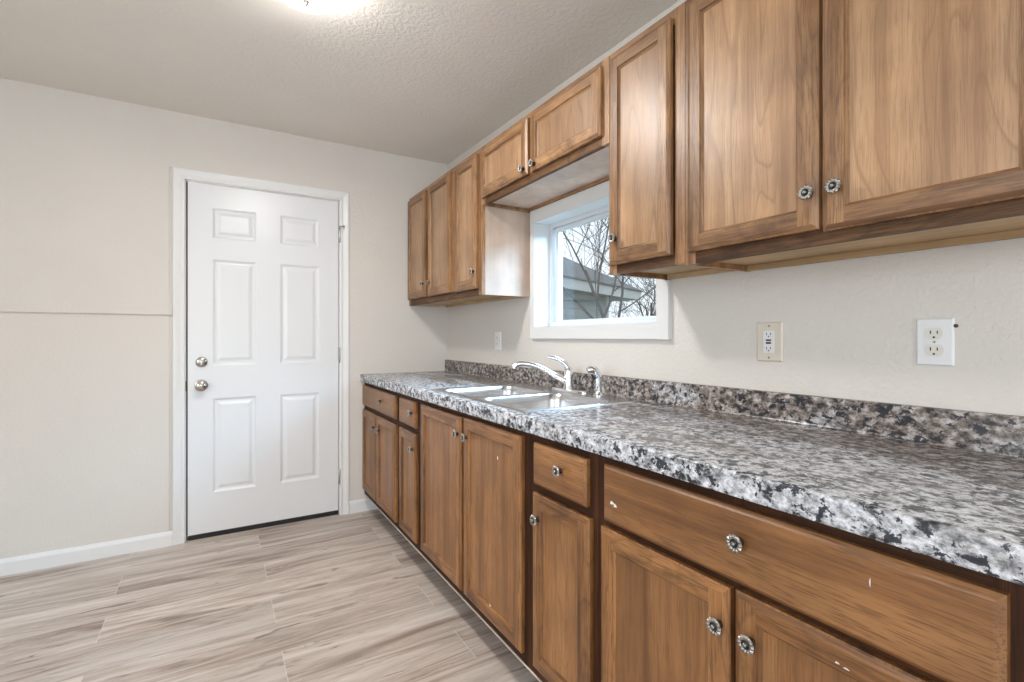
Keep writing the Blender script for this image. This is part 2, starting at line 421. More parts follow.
# ------------------------------------------------------------------ door
dl = (-1.18, 0.0, 0.0)
door = thing('door_1', 'white six-panel door with nickel knob', 'door', dl); del door['category']; struct(door)
sx0, sx1, sz0, sz1 = -1.589, -0.768, 0.034, 2.044
mb = MB()
xs = [sx0, -1.469, -1.242, -1.113, -0.884, sx1]; zs = [sz0, 0.260, 0.808, 0.998, 1.612, 1.733, 1.912, sz1]
def pnt(x, z, y): return (x, y, z)
for i in range(5):
    for j in range(7):
        x0, x1, z0, z1 = xs[i], xs[i + 1], zs[j], zs[j + 1]
        if i in (1, 3) and j in (1, 3, 5):
            L = []
            for ins, y in ((0, 0), (0.004, 0.0015), (0.012, 0.0075), (0.019, 0.0085), (0.026, 0.0075), (0.040, 0.002), (0.044, 0.0015)):
                L.append([(x0 + ins, y, z0 + ins), (x1 - ins, y, z0 + ins), (x1 - ins, y, z1 - ins), (x0 + ins, y, z1 - ins)])
            mb.loops(L, 0, False, True)
        else: mb.quad((x0, 0, z0), (x1, 0, z0), (x1, 0, z1), (x0, 0, z1))
mb.loops([[(sx0, 0, sz0), (sx1, 0, sz0), (sx1, 0, sz1), (sx0, 0, sz1)], [(sx0, .044, sz0), (sx1, .044, sz0), (sx1, .044, sz1), (sx0, .044, sz1)]], 0, False, True)
slab = build('door_slab', mb, 'door_white', door, dl)
mb = MB(); mb.box(sx0 + .002, sx1, 0.004, 0.040, 0.012, 0.0335)
for k in range(5): mb.box(sx0 + .002, sx1 - .002, -0.001 + 0.008 * k, 0.003 + 0.008 * k, 0.006, 0.03)
o = build('door_sweep', mb, 'black_rubber', door, dl); o['label'] = 'black rubber sweep'
mb = MB().box(DX0, DX1, 0.0, 0.14, 0.0, 0.006)
build('threshold', mb, 'threshold', door, dl)
mb = MB().box(DX0 + .0035, sx0 - .0005, 0.012, 0.044, 0.034, sz1)
o = build('weatherstrip', mb, 'black_rubber', door, dl); o['label'] = 'black weatherstrip in the latch-side gap'
# knob, deadbolt
mb = MB(); kp = (-1.524, 0.0, 0.884)
mb.lathe([(0.034, 0.0), (0.034, 0.003), (0.031, 0.008), (0.022, 0.011), (0.013, 0.013), (0.012, 0.028), (0.016, 0.034), (0.0245, 0.042), (0.0275, 0.050), (0.0265, 0.057), (0.020, 0.062), (0.0, 0.0635)], kp, (0, -1, 0), 32)
o = build('door_knob', mb, 'nickel', door, kp, smooth=True); o['label'] = 'satin nickel knob'
mb = MB(); mb.box(-1.5255, -1.5225, -0.0655, -0.0630, 0.881, 0.887)
build('keyway', mb, 'slot', o, kp)
mb = MB(); bp = (-1.522, 0.0, 1.018)
mb.lathe([(0.030, 0.0), (0.030, 0.004), (0.027, 0.011), (0.022, 0.015), (0.0, 0.0155)], bp, (0, -1, 0), 32)
o = build('deadbolt', mb, 'nickel', door, bp, smooth=True); o['label'] = 'satin nickel deadbolt'
mb = MB(); mb.box(-1.525, -1.519, -0.034, -0.014, 1.002, 1.034)
build('thumb_turn', mb, 'nickel', o, bp, bevel=0.002)
mb = MB(); mb.box(-1.5985, -1.589, -0.0015, 0.02, 0.855, 0.912)
build('latch_plate', mb, 'pewter_dark', door, kp)
for hz in (1.826, 1.044, 0.252):
    mb = MB(); mb.lathe([(0.0, -0.051), (0.004, -0.050), (0.006, -0.047), (0.006, 0.047), (0.004, 0.050), (0, 0.051)], (-0.7625, -0.006, hz), (0, 0, 1), 12)
    mb.box(-0.7685, -0.757, -0.0025, 0.001, hz - 0.045, hz + 0.045)
    o = build('hinge', mb, 'steel_hinge', door, (-0.7625, -0.006, hz), smooth=True)
    if hz > 1.5:
        mb = MB(); mb.tube([(-0.7625, -0.008, hz + .05), (-0.762, -0.022, hz + .052), (-0.744, -0.038, hz + .052)], 0.0035, 8)
        mb.lathe([(0.008, 0), (0.009, 0.004), (0.006, 0.008), (0, 0.008)], (-0.744, -0.038, hz + .052), (0.8, -0.6, 0), 12)
        build('door_stop', mb, 'steel_hinge', o, (-0.7625, -0.006, hz), smooth=True)
# jamb and casing
mb = MB()
for x0, x1 in ((DX0, DX0 + 0.003), (DX1 - 0.004, DX1)): mb.box(x0, x1, 0.0, 0.14, 0, DZ)
mb.box(DX0, DX1, 0.0, 0.14, DZ - 0.005, DZ)
mb.box(DX0 + .003, DX0 + 0.016, 0.046, 0.07, 0.006, DZ - .005); mb.box(DX1 - 0.016, DX1 - .004, 0.046, 0.07, 0.006, DZ - .005); mb.box(DX0, DX1, 0.046, 0.07, DZ - 0.02, DZ - .005)
struct(build('trim_3', mb, 'white'), 'white door jamb')
prof = [(0.0, 0.0), (0.0, 0.008), (0.004, 0.011), (0.012, 0.012), (0.016, 0.0095), (0.022, 0.0095), (0.034, 0.013), (0.046, 0.016), (0.055, 0.0165), (0.058, 0.013), (0.058, 0.0)]
mb = MB(); ci0, ci1, ciz = DX0 - 0.0015, DX1 + 0.0005, DZ + 0.001
L = [[(ci0 - u, 0.004 - h, 0.0) for u, h in prof], [(ci0 - u, 0.004 - h, ciz + u) for u, h in prof],
     [(ci1 + u, 0.004 - h, ciz + u) for u, h in prof], [(ci1 + u, 0.004 - h, 0.0) for u, h in prof]]
mb.loops(L, 0, True, True)
struct(build('trim_4', mb, 'white'), 'white moulded casing around the door')

# ------------------------------------------------------------------ window over the sink
win = bpy.data.objects.new('window_1', None); COL.objects.link(win); wl = (0.06, -1.597, 1.209); win.location = wl; WORLD['window_1'] = Vector(wl)
struct(win, 'white framed window over the sink')
mb = MB()   # casing boards, butt-jointed
mb.box(-0.020, 0, -2.021, -1.141, 1.153, WZ0)
mb.box(-0.021, 0, -2.076, -2.021, 1.152, 1.371); mb.box(-0.020, 0, -2.054, -2.021, 1.371, 1.826)
mb.box(-0.020, 0, WY1, -1.141, WZ0, 1.826); mb.box(-0.020, 0, -2.021, WY1, WZ1, 1.826)
build('window_casing', mb, 'casing_paint', win, wl, bevel=0.0012)
mb = MB()   # reveal boards
mb.box(-0.019, 0.15, WY0, WY1, WZ0 - .001, WZ0 + 0.006); mb.box(-0.019, 0.15, WY0, WY1, WZ1 - 0.006, WZ1 + .001)
mb.box(-0.019, 0.15, WY1 - 0.006, WY1 + .001, WZ0 + .006, WZ1 - .006); mb.box(-0.019, 0.15, WY0 - .001, WY0 + 0.006, WZ0 + .006, WZ1 - .006)
build('window_reveal', mb, 'vinyl', win, wl)
ya, yb, za, zb_ = WY0 + .006, WY1 - .006, WZ0 + .006, WZ1 - .006
mb = MB()   # outer vinyl frame
f = 0.021
mb.box(0.080, 0.145, ya, yb, za, za + f); mb.box(0.080, 0.145, ya, yb, zb_ - f, zb_)
mb.box(0.080, 0.145, ya, ya + f, za + f, zb_ - f); mb.box(0.080, 0.145, yb - f, yb, za + f, zb_ - f)
mb.box(0.080, 0.086, ya + f, yb - f, za + f, za + f + .006)
build('window_frame', mb, 'vinyl', win, wl, bevel=0.002)
mb = MB(); g = 0.021; y0, y1, z0, z1 = ya + f, yb - f - .012, za + f - .004, zb_ - f
mb.box(0.098, 0.128, y0, y1, z0, z0 + g * .8); mb.box(0.098, 0.128, y0, y1, z1 - .016, z1); mb.box(0.098, 0.128, y0, y0 + g, z0 + g * .8, z1 - .016); mb.box(0.098, 0.128, y1 - g, y1, z0 + g * .8, z1 - .016)
sash = build('sash', mb, 'vinyl', win, wl, bevel=0.002)
mb = MB(); mb.box(0.111, 0.115, y0 + g - .004, y1 - g + .004, z0 + g * .8 - .004, z1 - .012)
build('glass_pane', mb, 'glass', sash, wl)

# ------------------------------------------------------------------ cabinets
def knob_mesh():
    mb = MB(); prof = [(0.0, 0.0235), (0.0025, 0.0231), (0.0042, 0.0213), (0.0046, 0.0195), (0.0066, 0.0182), (0.0088, 0.0189), (0.0108, 0.0200), (0.0134, 0.0205), (0.0158, 0.0193), (0.0172, 0.0172), (0.0160, 0.0152), (0.0090, 0.0135), (0.0065, 0.0110), (0.0060, 0.0050), (0.0085, 0.0010), (0.0085, 0.0)]
    def rm(i, r, h, a):
        if 4 <= i <= 10:
            k = (i - 4) / 4.0 if i <= 8 else 1.0
            c = math.cos(12 * a); return r * (1 + 0.045 * k * c), h + 0.0011 * min(1, k) * c
        return r, h
    prof = [(r * 0.93, h) for r, h in prof]
    mb.lathe(prof, (0, 0, 0), (-1, 0, 0), 72, [0, 0, 1, 1, 1, 0, 0, 0, 0, 0, 1, 1, 1, 1, 1], rm)
    return mb
KNOB = [None]
def knob(parent, y, z, x):
    if KNOB[0] is None:
        o = build('knob', knob_mesh(), ['pewter', 'pewter_dark'], parent, (x, y, z), smooth=True, local=True); KNOB[0] = o.data
    else:
        o = bpy.data.objects.new('knob', KNOB[0]); link(o, parent, (x, y, z))
    return o

def door_front(parent, y0, y1, z0, z1, xf, knob_at, mz, my, mp, fw=0.044, ch=0.012, label=None, th=0.019):
    """framed cabinet door; y0 > y1, front face at x = xf, faces -x"""
    hi, lo = max(y0, y1), min(y0, y1); mb = MB()
    def ring(i, x): return rect(lo + i, hi - i, z0 + i, z1 - i, x)
    xb = xf + th
    mb.loops([ring(0, xb), ring(0, xf + 0.0065), ring(0.003, xf + 0.0045)], 0, True, False)
    # chamfer, materials by side
    a, b = ring(0.003, xf + 0.0045), ring(ch, xf)
    for k in range(4): mb.quad(a[k], a[(k + 1) % 4], b[(k + 1) % 4], b[k], 1 if k in (0, 2) else 0)
    # stiles run full height, rails butt between them
    Y0, Y1, Z0, Z1 = lo + ch, hi - ch, z0 + ch, z1 - ch; w = fw - ch
    mb.quad((xf, Y0, Z0), (xf, Y0 + w, Z0), (xf, Y0 + w, Z1), (xf, Y0, Z1), 0)
    mb.quad((xf, Y1 - w, Z0), (xf, Y1, Z0), (xf, Y1, Z1), (xf, Y1 - w, Z1), 0)
    mb.quad((xf, Y0 + w, Z0), (xf, Y1 - w, Z0), (xf, Y1 - w, Z0 + w), (xf, Y0 + w, Z0 + w), 1)
    mb.quad((xf, Y0 + w, Z1 - w), (xf, Y1 - w, Z1 - w), (xf, Y1 - w, Z1), (xf, Y0 + w, Z1), 1)
    a, b, c = ring(fw, xf), ring(fw + 0.0022, xf + 0.0055), ring(fw + 0.0085, xf + 0.0095)
    for p, q in ((a, b), (b, c)):
        for k in range(4): mb.quad(p[k], p[(k + 1) % 4], q[(k + 1) % 4], q[k], 1 if k in (0, 2) else 0)
    loc = (xf, (hi + lo) / 2, z0)
    d = build('door', mb, [mz, my], parent, loc)
    pm = MB(); i = fw + 0.0075; pm.box(xf + 0.0092, xf + 0.0135, lo + i, hi - i, z0 + i, z1 - i)
    build('panel', pm, mp, d, loc)
    if knob_at: knob(d, knob_at[0], knob_at[1], xf)
    return d

def drawer_front(parent, y0, y1, z0, z1, xf, knob_at, mat, ch=0.011):
    hi, lo = max(y0, y1), min(y0, y1); mb = MB()
    def ring(i, x): return rect(lo + i, hi - i, z0 + i, z1 - i, x)
    mb.loops([ring(0, xf + 0.019), ring(0, xf + 0.0075), ring(0.002, xf + 0.006), ring(ch - .003, xf + 0.0008), ring(ch, xf)], 0, True, True)
    d = build('drawer', mb, mat, parent, (xf, (hi + lo) / 2, z0))
    if knob_at: knob(d, knob_at[0], knob_at[1], xf)
    return d

XF_B = -0.619; TOP_B = 0.866
def base_unit(name, label, y0, y1, stiles, mid=True):
    r = thing(name, label, 'cabinet', (-0.3, (y0 + y1) / 2, 0)); p = 0.0004
    a, b = y0 - p, y1 + p
    mb = MB(); t = 0.016
    mb.box(-0.58, -0.002, a, a - t, 0.108, TOP_B); mb.box(-0.58, -0.002, b + t, b, 0.108, TOP_B)
    mb.box(-0.49, -0.002, a, a - t, 0.0005, 0.108); mb.box(-0.49, -0.002, b + t, b, 0.0005, 0.108)
    mb.box(-0.58, -0.008, a - t, b + t, 0.112, 0.128); mb.box(-0.010, -0.002, a - t, b + t, 0.128, TOP_B)
    build('carcass', mb, 'base_z', r, (-0.3, (y0 + y1) / 2, 0))
    mb = MB(); mb.box(-0.505, -0.490, a, b, 0.0005, 0.1075)
    build('toe_kick', mb, 'toe', r, (-0.3, (y0 + y1) / 2, 0))
    mb = MB(); w = 0.034
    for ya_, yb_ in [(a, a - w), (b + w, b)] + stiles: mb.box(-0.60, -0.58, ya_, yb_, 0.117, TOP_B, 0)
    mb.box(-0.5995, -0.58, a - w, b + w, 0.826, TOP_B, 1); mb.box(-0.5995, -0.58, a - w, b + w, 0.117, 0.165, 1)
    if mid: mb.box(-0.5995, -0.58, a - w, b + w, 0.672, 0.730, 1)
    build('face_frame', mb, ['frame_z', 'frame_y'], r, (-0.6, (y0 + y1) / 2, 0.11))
    mb = MB(); mb.box(-0.6035, -0.592, a, b, 0.1130, 0.1169)
    o = build('bottom_edge', mb, 'pale_edge', r, (-0.6, (y0 + y1) / 2, 0.107)); o['label'] = 'thin pale raw edge'
    return r
BZ0, BZ1, RZ0, RZ1 = 0.152, 0.684, 0.712, 0.842
kz = 0.784
def bdoor(r, y0, y1, k, z1=BZ1, fw=0.044): return door_front(r, y0, y1, BZ0, z1, XF_B, k, 'base_z', 'base_y', 'base_panel', fw=fw)
# far cabinet at the door wall
r = base_unit('base_cabinet', 'brown base cabinet in the corner by the white door, drawer over two narrow doors', -0.001, -0.746, [(-0.33, -0.36)])
drawer_front(r, -0.012, -0.709, RZ0, RZ1, XF_B, (-0.452, kz), 'base_drawer')
bdoor(r, -0.012, -0.337, (-0.300, 0.606)); bdoor(r, -0.349, -0.714, (-0.420, 0.606))
# narrow one
r = base_unit('base_cabinet', 'narrow brown base cabinet left of the sink doors, small drawer over one door', -0.746, -1.066, [(-1.018, -1.034)])
drawer_front(r, -0.783, -1.024, RZ0, RZ1, XF_B, (-0.985, kz), 'base_drawer')
bdoor(r, -0.778, -1.036, (-0.998, 0.608))
# sink base
r = base_unit('sink_cabinet', 'brown base cabinet under the sink with two tall doors and no drawer', -1.066, -2.034, [(-1.54, -1.59)], False)
d1 = bdoor(r, -1.101, -1.556, (-1.534, 0.774), 0.842); d2 = bdoor(r, -1.576, -2.005, (-1.614, 0.774), 0.846)
# single door one
r1 = base_unit('base_cabinet', 'narrow brown base cabinet right of the sink doors, square drawer over one door', -2.034, -2.360, [(-2.067, -2.082)])
drawer_front(r1, -2.076, -2.327, RZ0 + .001, RZ1 - .002, XF_B, (-2.222, kz + .003), 'base_drawer')
bdoor(r1, -2.071, -2.341, (-2.108, 0.614), 0.686)
# big near one
r2 = base_unit('base_cabinet', 'nearest brown base cabinet with one long drawer over two doors', -2.360, -3.210, [(-2.735, -2.78), (-3.115, -3.180)])
dw = drawer_front(r2, -2.395, -3.130, 0.703, 0.844, XF_B, (-2.774, 0.785), 'base_drawer')
bdoor(r2, -2.384, -2.750, (-2.731, 0.612), 0.686); d3 = bdoor(r2, -2.761, -3.124, (-2.797, 0.613), 0.690)
# small splashes of white paint left on the fronts
def chip(parent, pts, x):
    mb = MB()
    for (y, z, w, h) in pts:
        n = 9; ring = []
        for k in range(n):
            a = 2 * math.pi * k / n; q = 1 + 0.3 * math.sin(3 * a + y * 50); ring.append((x, y + w * q * math.cos(a), z + h * q * math.sin(a)))
        mb.loops([ring, [(x - 0.0006, p[1], p[2]) for p in ring]], 0, True, True)
    o = build('paint_splash', mb, 'paint_chip', parent, (x, pts[0][0], pts[0][1])); o['label'] = 'small white paint splash'
chip(dw, [(-2.432, 0.757, 0.007, 0.004), (-2.443, 0.753, 0.005, 0.004)], XF_B - 0.0001)
chip(dw, [(-2.985, 0.800, 0.0008, 0.006)], XF_B - 0.0001)
chip(d3, [(-2.940, 0.656, 0.003, 0.0014), (-2.953, 0.654, 0.004, 0.0011)], XF_B - 0.0001)
chip(d2, [(-1.845, 0.742, 0.003, 0.006)], XF_B + 0.0088)
chip(d2, [(-1.79, 0.205, 0.006, 0.004)], XF_B + 0.0088)

# upper cabinets -------------------------------------------------------------
XU = -0.29; XF_U = -0.309; TOP_U = 2.127
def upper_unit(name, label, y0, y1, zb, stiles=(), side='upper_z', under='raw_wood', rail=0.042, sides_pale=False):
    r = thing(name, label, 'cabinet', (-0.15, (y0 + y1) / 2, zb)); p = 0.0004; a, b = y0 - p, y1 + p; t = 0.014
    L = (-0.15, (y0 + y1) / 2, zb)
    mb = MB()
    mb.box(XU + .019, -0.0015, a, a - t, zb, TOP_U); mb.box(XU + .019, -0.0015, b + t, b, zb, TOP_U)
    mb.box(XU + .019, -0.0015, a - t, b + t, TOP_U - .012, TOP_U); mb.box(-0.008, -0.0015, a - t, b + t, zb + .03, TOP_U - .012)
    build('carcass', mb, side, r, L)
    mb = MB(); mb.box(XU + .019, -0.008, a - t, b + t, zb + 0.017, zb + 0.029)
    o = build('bottom_panel', mb, under, r, L); o['label'] = 'pale unfinished underside'
    mb = MB(); mb.box(-0.022, -0.0085, a - t, b + t, zb, zb + 0.0165)
    build('hanging_rail', mb, 'upper_y' if under == 'pale_panel' else 'raw_wood', r, L)
    mb = MB(); w = 0.036
    for q0, q1 in [(a, a - w), (b + w, b)]: mb.box(XU, XU + .019, q0, q1, zb, TOP_U, 0)
    for q0, q1 in stiles: mb.box(XU + .0005, XU + .019, q0, q1, zb + rail, TOP_U - .045, 0)
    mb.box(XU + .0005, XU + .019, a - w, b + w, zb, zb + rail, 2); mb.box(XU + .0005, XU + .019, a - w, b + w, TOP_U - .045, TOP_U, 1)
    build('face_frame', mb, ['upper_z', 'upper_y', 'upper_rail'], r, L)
    return r
def udoor(r, y0, y1, z0, z1, k, fw=0.044): return door_front(r, y0, y1, z0, z1, XF_U, k, 'upper_z', 'upper_y', 'upper_panel', fw=fw)
r = upper_unit('wall_cabinet', 'brown wall cabinet with three doors in the far corner left of the window', -0.001, -1.110, 1.378, [(-0.345, -0.405), (-0.735, -0.81)], side='pale_panel')
udoor(r, -0.012, -0.350, 1.420, 2.105, (-0.322, 1.504)); udoor(r, -0.398, -0.740, 1.418, 2.105, (-0.430, 1.501)); udoor(r, -0.805, -1.072, 1.412, 2.103, (-1.050, 1.500))
r = upper_unit('wall_cabinet', 'short brown wall cabinet bridging over the window, two small doors', -1.111, -2.057, 1.829, [(-1.54, -1.60)], under='pale_panel', rail=0.036)
udoor(r, -1.122, -1.558, 1.862, 2.104, (-1.532, 1.888)); udoor(r, -1.584, -2.026, 1.862, 2.104, (-1.616, 1.886))
r = upper_unit('wall_cabinet', 'narrow brown wall cabinet with a single door just right of the window', -2.058, -2.376, 1.374)
udoor(r, -2.071, -2.334, 1.404, 2.100, (-2.106, 1.489))
r = upper_unit('wall_cabinet', 'large brown wall cabinet with two wide doors nearest the camera', -2.377, -3.150, 1.368, [(-2.73, -2.775)])
udoor(r, -2.396, -2.750, 1.401, 2.102, (-2.733, 1.482)); udoor(r, -2.759, -3.118, 1.393, 2.102, (-2.790, 1.482))

# ------------------------------------------------------------------ countertop with backsplash
CT = 0.914; YN, YF = -3.212, 0.004
cx0, cx1, cy0, cy1 = -0.572, -0.052, -1.958, -1.172      # cut-out for the sink
ct = thing('countertop', 'grey, black and white granite-look laminate countertop', 'countertop', (-0.3, -1.6, 0.868)); CL = (-0.3, -1.6, 0.868)
mb = MB()
prof = [(cx0, CT), (-0.6215, CT), (-0.6245, CT - .0008), (-0.6266, CT - .0028), (-0.6276, CT - .006), (-0.6276, 0.871), (-0.6262, 0.8675), (-0.622, 0.8665), (-0.605, 0.8665), (-0.605, 0.876), (cx0, 0.876)]
mb.loops([[(x, y, z) for x, z in prof] for y in (YN, YF)], 0, True, True)
mb.box(cx0, -0.001, YN, cy0, 0.876, CT); mb.box(cx0, -0.001, cy1, YF, 0.876, CT); mb.box(cx1, -0.001, cy0, cy1, 0.876, CT)
build('worktop', mb, 'laminate', ct, (0, 0, 0), smooth=True)
mb = MB()
sp = [(-0.0012, CT), (-0.026, CT), (-0.0225, CT + .004), (-0.0210, CT + .009), (-0.0205, 0.990), (-0.0190, 0.9945), (-0.0155, 0.9962), (-0.0012, 0.9962)]
mb.loops([[(x, y, z) for x, z in sp] for y in (YN, YF)], 0, True, True)
build('backsplash', mb, 'laminate', ct, (0, 0, 0), smooth=True)

# ------------------------------------------------------------------ sink
def rrect(cx_, cy_, a, b, r, n=6):
    """(rounded point, sharp point) pairs around a rectangle of half sizes a (x), b (y)"""
    out = []
    for qx, qy, a0 in ((1, 1, 0), (-1, 1, 90), (-1, -1, 180), (1, -1, 270)):
        for k in range(n + 1):
            t = math.radians(a0 + 90 * k / n)
            p = (cx_ + qx * (a - r) + r * math.cos(t), cy_ + qy * (b - r) + r * math.sin(t))
            s_ = k / n; horiz = (a0 in (0, 180))
            u = min(1, 2 * s_); w = max(0, 2 * s_ - 1)
            if horiz: sh = (qx * a - 0, qy * (b - r) + qy * r * u) if w == 0 else (qx * (a - r * w), qy * b)
            else:     sh = (qx * (a - r) + qx * r * u, qy * b) if w == 0 else (qx * a, qy * (b - r * w))
            out.append((p, (cx_ + sh[0], cy_ + sh[1])))
    return out
SX0, SX1, SY0, SY1 = -0.587, -0.036, -1.978, -1.150
sk = thing('kitchen_sink', 'double-bowl stainless steel drop-in sink in the countertop under the window', 'sink', (-0.31, -1.564, CT)); SL = (-0.31, -1.564, CT)
ZR = CT + 0.0045
bowls = [(-0.360, -1.364, 0.196, 0.183), (-0.360, -1.766, 0.196, 0.183)]
ym = -1.565
plate = MB()
for i, (bx, by, a, b) in enumerate(bowls):
    rr = rrect(bx, by, a, b, 0.055)
    cell = (SX0 + .006, -0.135, (ym if i == 0 else SY0 + .006), (SY1 - .006 if i == 0 else ym))
    outer = []
    for p, (x, y) in rr:
        # stretch the sharp point out to the cell
        tx = (x - (bx - a)) / (2 * a); ty = (y - (by - b)) / (2 * b)
        outer.append((cell[0] + tx * (cell[1] - cell[0]), cell[2] + ty * (cell[3] - cell[2]), ZR))
    plate.loops([outer, [(p[0], p[1], ZR) for p, _ in rr]], 0)
plate.box(-0.135, SX1 - .006, SY0 + .006, SY1 - .006, ZR - .002, ZR)
e0 = [(SX0 + .006, SY0 + .006), (SX1 - .006, SY0 + .006), (SX1 - .006, SY1 - .006), (SX0 + .006, SY1 - .006)]
e1 = [(SX0, SY0), (SX1, SY0), (SX1, SY1), (SX0, SY1)]
plate.loops([[(x, y, ZR) for x, y in e0], [(x, y, ZR - .002) for x, y in [(SX0 + .002, SY0 + .002), (SX1 - .002, SY0 + .002), (SX1 - .002, SY1 - .002), (SX0 + .002, SY1 - .002)]], [(x, y, CT + .0004) for x, y in e1]], 0)
build('sink_rim', plate, 'steel', sk, (0, 0, 0))
for i, (bx, by, a, b) in enumerate(bowls):
    mb = MB(); L = []
    for ins, z, rad in ((0, ZR, .055), (0.003, ZR - .001, .055), (0.007, ZR - .006, .055), (0.012, ZR - .03, .055), (0.018, ZR - .13, .058), (0.024, ZR - .150, .06), (0.040, ZR - .165, .06), (0.07, ZR - .170, .06), (0.12, ZR - .173, .03)):
        L.append([(p[0], p[1], z) for p, _ in rrect(bx, by, a - ins, b - ins, rad)])
    mb.loops(L, 0, False, True)
    bo = build('bowl', mb, 'steel', sk, (0, 0, 0), smooth=True)
    mb = MB(); mb.lathe([(0.044, 0.0), (0.044, 0.002), (0.036, 0.003), (0.030, 0.0012), (0.006, 0.0012), (0.006, 0.008), (0.0, 0.009)], (bx + .02, by, ZR - .1728), (0, 0, 1), 28, [0, 0, 0, 1, 0, 0])
    build('drain', mb, ['chrome', 'pewter_dark'], bo, (0, 0, 0), smooth=True)

# ------------------------------------------------------------------ faucet and sprayer
ZD = ZR
fa = thing('faucet', 'chrome single-lever kitchen faucet on the back ledge of the sink', 'faucet', (-0.094, -1.572, ZD)); FL = (-0.094, -1.572, ZD)
mb = MB(); L = []
for sc, z in ((1.0, ZD + .0003), (1.0, ZD + .004), (0.93, ZD + .009), (0.80, ZD + .011)):
    ring = []
    for k in range(40):
        t = 2 * math.pi * k / 40; c_, s_ = math.cos(t), math.sin(t)
        ring.append((-0.094 + 0.028 * sc * c_, -1.572 + math.copysign(abs(s_) ** 0.75, s_) * 0.125 * (1 - (1 - sc) * .35), z))
    L.append(ring)
mb.loops(L, 0, True, True); build('deck_plate', mb, 'chrome', fa, FL, smooth=True)
mb = MB(); mb.lathe([(0.027, 0.010), (0.026, 0.016), (0.022, 0.026), (0.0205, 0.060), (0.020, 0.085), (0.0185, 0.100), (0.012, 0.110), (0.0, 0.113)], FL, (0, 0, 1), 28)
body = build('faucet_body', mb, 'chrome', fa, FL, smooth=True)
mb = MB(); mb.tube([(-0.105, -1.567, ZD + .045), (-0.150, -1.545, ZD + .072), (-0.205, -1.519, ZD + .104), (-0.255, -1.496, ZD + .122), (-0.295, -1.477, ZD + .124), (-0.316, -1.467, ZD + .112)], [0.0165, 0.0145, 0.0125, 0.0118, 0.0115, 0.0112], 16)
sp_ = build('spout', mb, 'chrome', fa, FL, smooth=True)
mb = MB(); mb.lathe([(0.0122, 0.0), (0.0122, 0.010), (0.0100, 0.0125), (0.0, 0.0115)], (-0.313, -1.4685, ZD + .115), (-0.25, 0.12, -1), 16)
build('aerator', mb, 'chrome', sp_, FL, smooth=True)
mb = MB(); mb.tube([(-0.094, -1.572, ZD + .095), (-0.104, -1.566, ZD + .118), (-0.125, -1.553, ZD + .138), (-0.150, -1.540, ZD + .150), (-0.176, -1.526, ZD + .155)], [0.0175, 0.0135, 0.0105, 0.0095, 0.0075], 14, flat=0.75)
build('lever_handle', mb, 'chrome', fa, FL, smooth=True)
sl = (-0.094, -1.775, ZD)
spr = thing('side_sprayer', 'short chrome pull-out sprayer standing right of the faucet', 'sprayer', sl)
mb = MB(); mb.lathe([(0.024, 0.0003), (0.024, 0.004), (0.019, 0.010), (0.0145, 0.016), (0.014, 0.020), (0.0, 0.020)], sl, (0, 0, 1), 24); build('sprayer_base', mb, 'chrome', spr, sl, smooth=True)
mb = MB(); mb.tube([(-0.094, -1.775, ZD + .018), (-0.094, -1.775, ZD + .05), (-0.095, -1.774, ZD + .082), (-0.104, -1.770, ZD + .103), (-0.122, -1.762, ZD + .110), (-0.136, -1.756, ZD + .105)], [0.0115, 0.0125, 0.014, 0.0155, 0.0155, 0.0135], 18, flat=0.95)
build('sprayer_head', mb, 'chrome', spr, sl, smooth=True)
mb = MB(); mb.tube([(-0.108, -1.769, ZD + .070), (-0.116, -1.765, ZD + .078), (-0.121, -1.763, ZD + .090)], [0.004, 0.0055, 0.004], 10)
build('spray_trigger', mb, 'pewter_dark', spr, sl, smooth=True)

# ------------------------------------------------------------------ outlets on the right wall
def plate_mesh(yc, zc, w, h, t=0.006):
    mb = MB(); L = []
    for ins, x in ((0, -0.0004), (0, -0.002), (0.004, -t)): L.append(rect(yc - w / 2 + ins, yc + w / 2 - ins, zc - h / 2 + ins, zc + h / 2 - ins, x))
    return mb.loops(L, 0, True, True)
def disc(mb, y, z, x, r, mi, n=16, d=0.0006, sq=1.0):
    ring = [(x, y + r * math.cos(2 * math.pi * k / n), z + r * sq * math.sin(2 * math.pi * k / n)) for k in range(n)]
    mb.loops([ring, [(x - d, p[1], p[2]) for p in ring]], mi, True, True)
def duplex(label, yc, zc, w, h, pm, rm_):
    r = thing('outlet', label, 'outlet', (0, yc, zc)); L = (0, yc, zc)
    build('cover_plate', plate_mesh(yc, zc, w, h), pm, r, L)
    for s_ in (1, -1):
        mb = MB(); z = zc + s_ * 0.0195; ring = []
        for k in range(32):
            t = 2 * math.pi * k / 32; ring.append((-0.006, yc + 0.0172 * math.cos(t), z + max(-0.0135, min(0.0135, 0.0172 * math.sin(t)))))
        mb.loops([[(p[0] + .003, p[1], p[2]) for p in ring], [(-0.0078, p[1], p[2]) for p in ring]], 0, True, True)
        for dy, hh in ((0.0064, 0.0042), (-0.0064, 0.0035)): mb.box(-0.0081, -0.0076, yc + dy - .0011, yc + dy + .0011, z + .003 - hh, z + .003 + hh, 1)
        disc(mb, yc, z - 0.0085, -0.0076, 0.0024, 1)
        build('receptacle', mb, [rm_, 'slot'], r, L)
    mb = MB(); disc(mb, yc, zc, -0.0059, 0.003, 0, d=0.0008)
    build('screw', mb, 'nickel', r, L)
    return r
duplex('white two-socket outlet with large white plate, rightmost on the wall above the counter', -2.855, 1.150, 0.072, 0.112, 'outlet_white', 'outlet_cream')
duplex('small white outlet in the shadow under the far cabinet, left of the window', -0.760, 1.137, 0.078, 0.112, 'outlet_white', 'outlet_white')
L = (0, -2.453, 1.147)
r = thing('outlet', 'ivory outlet plate with test and reset buttons, between window and white outlet', 'outlet', L)
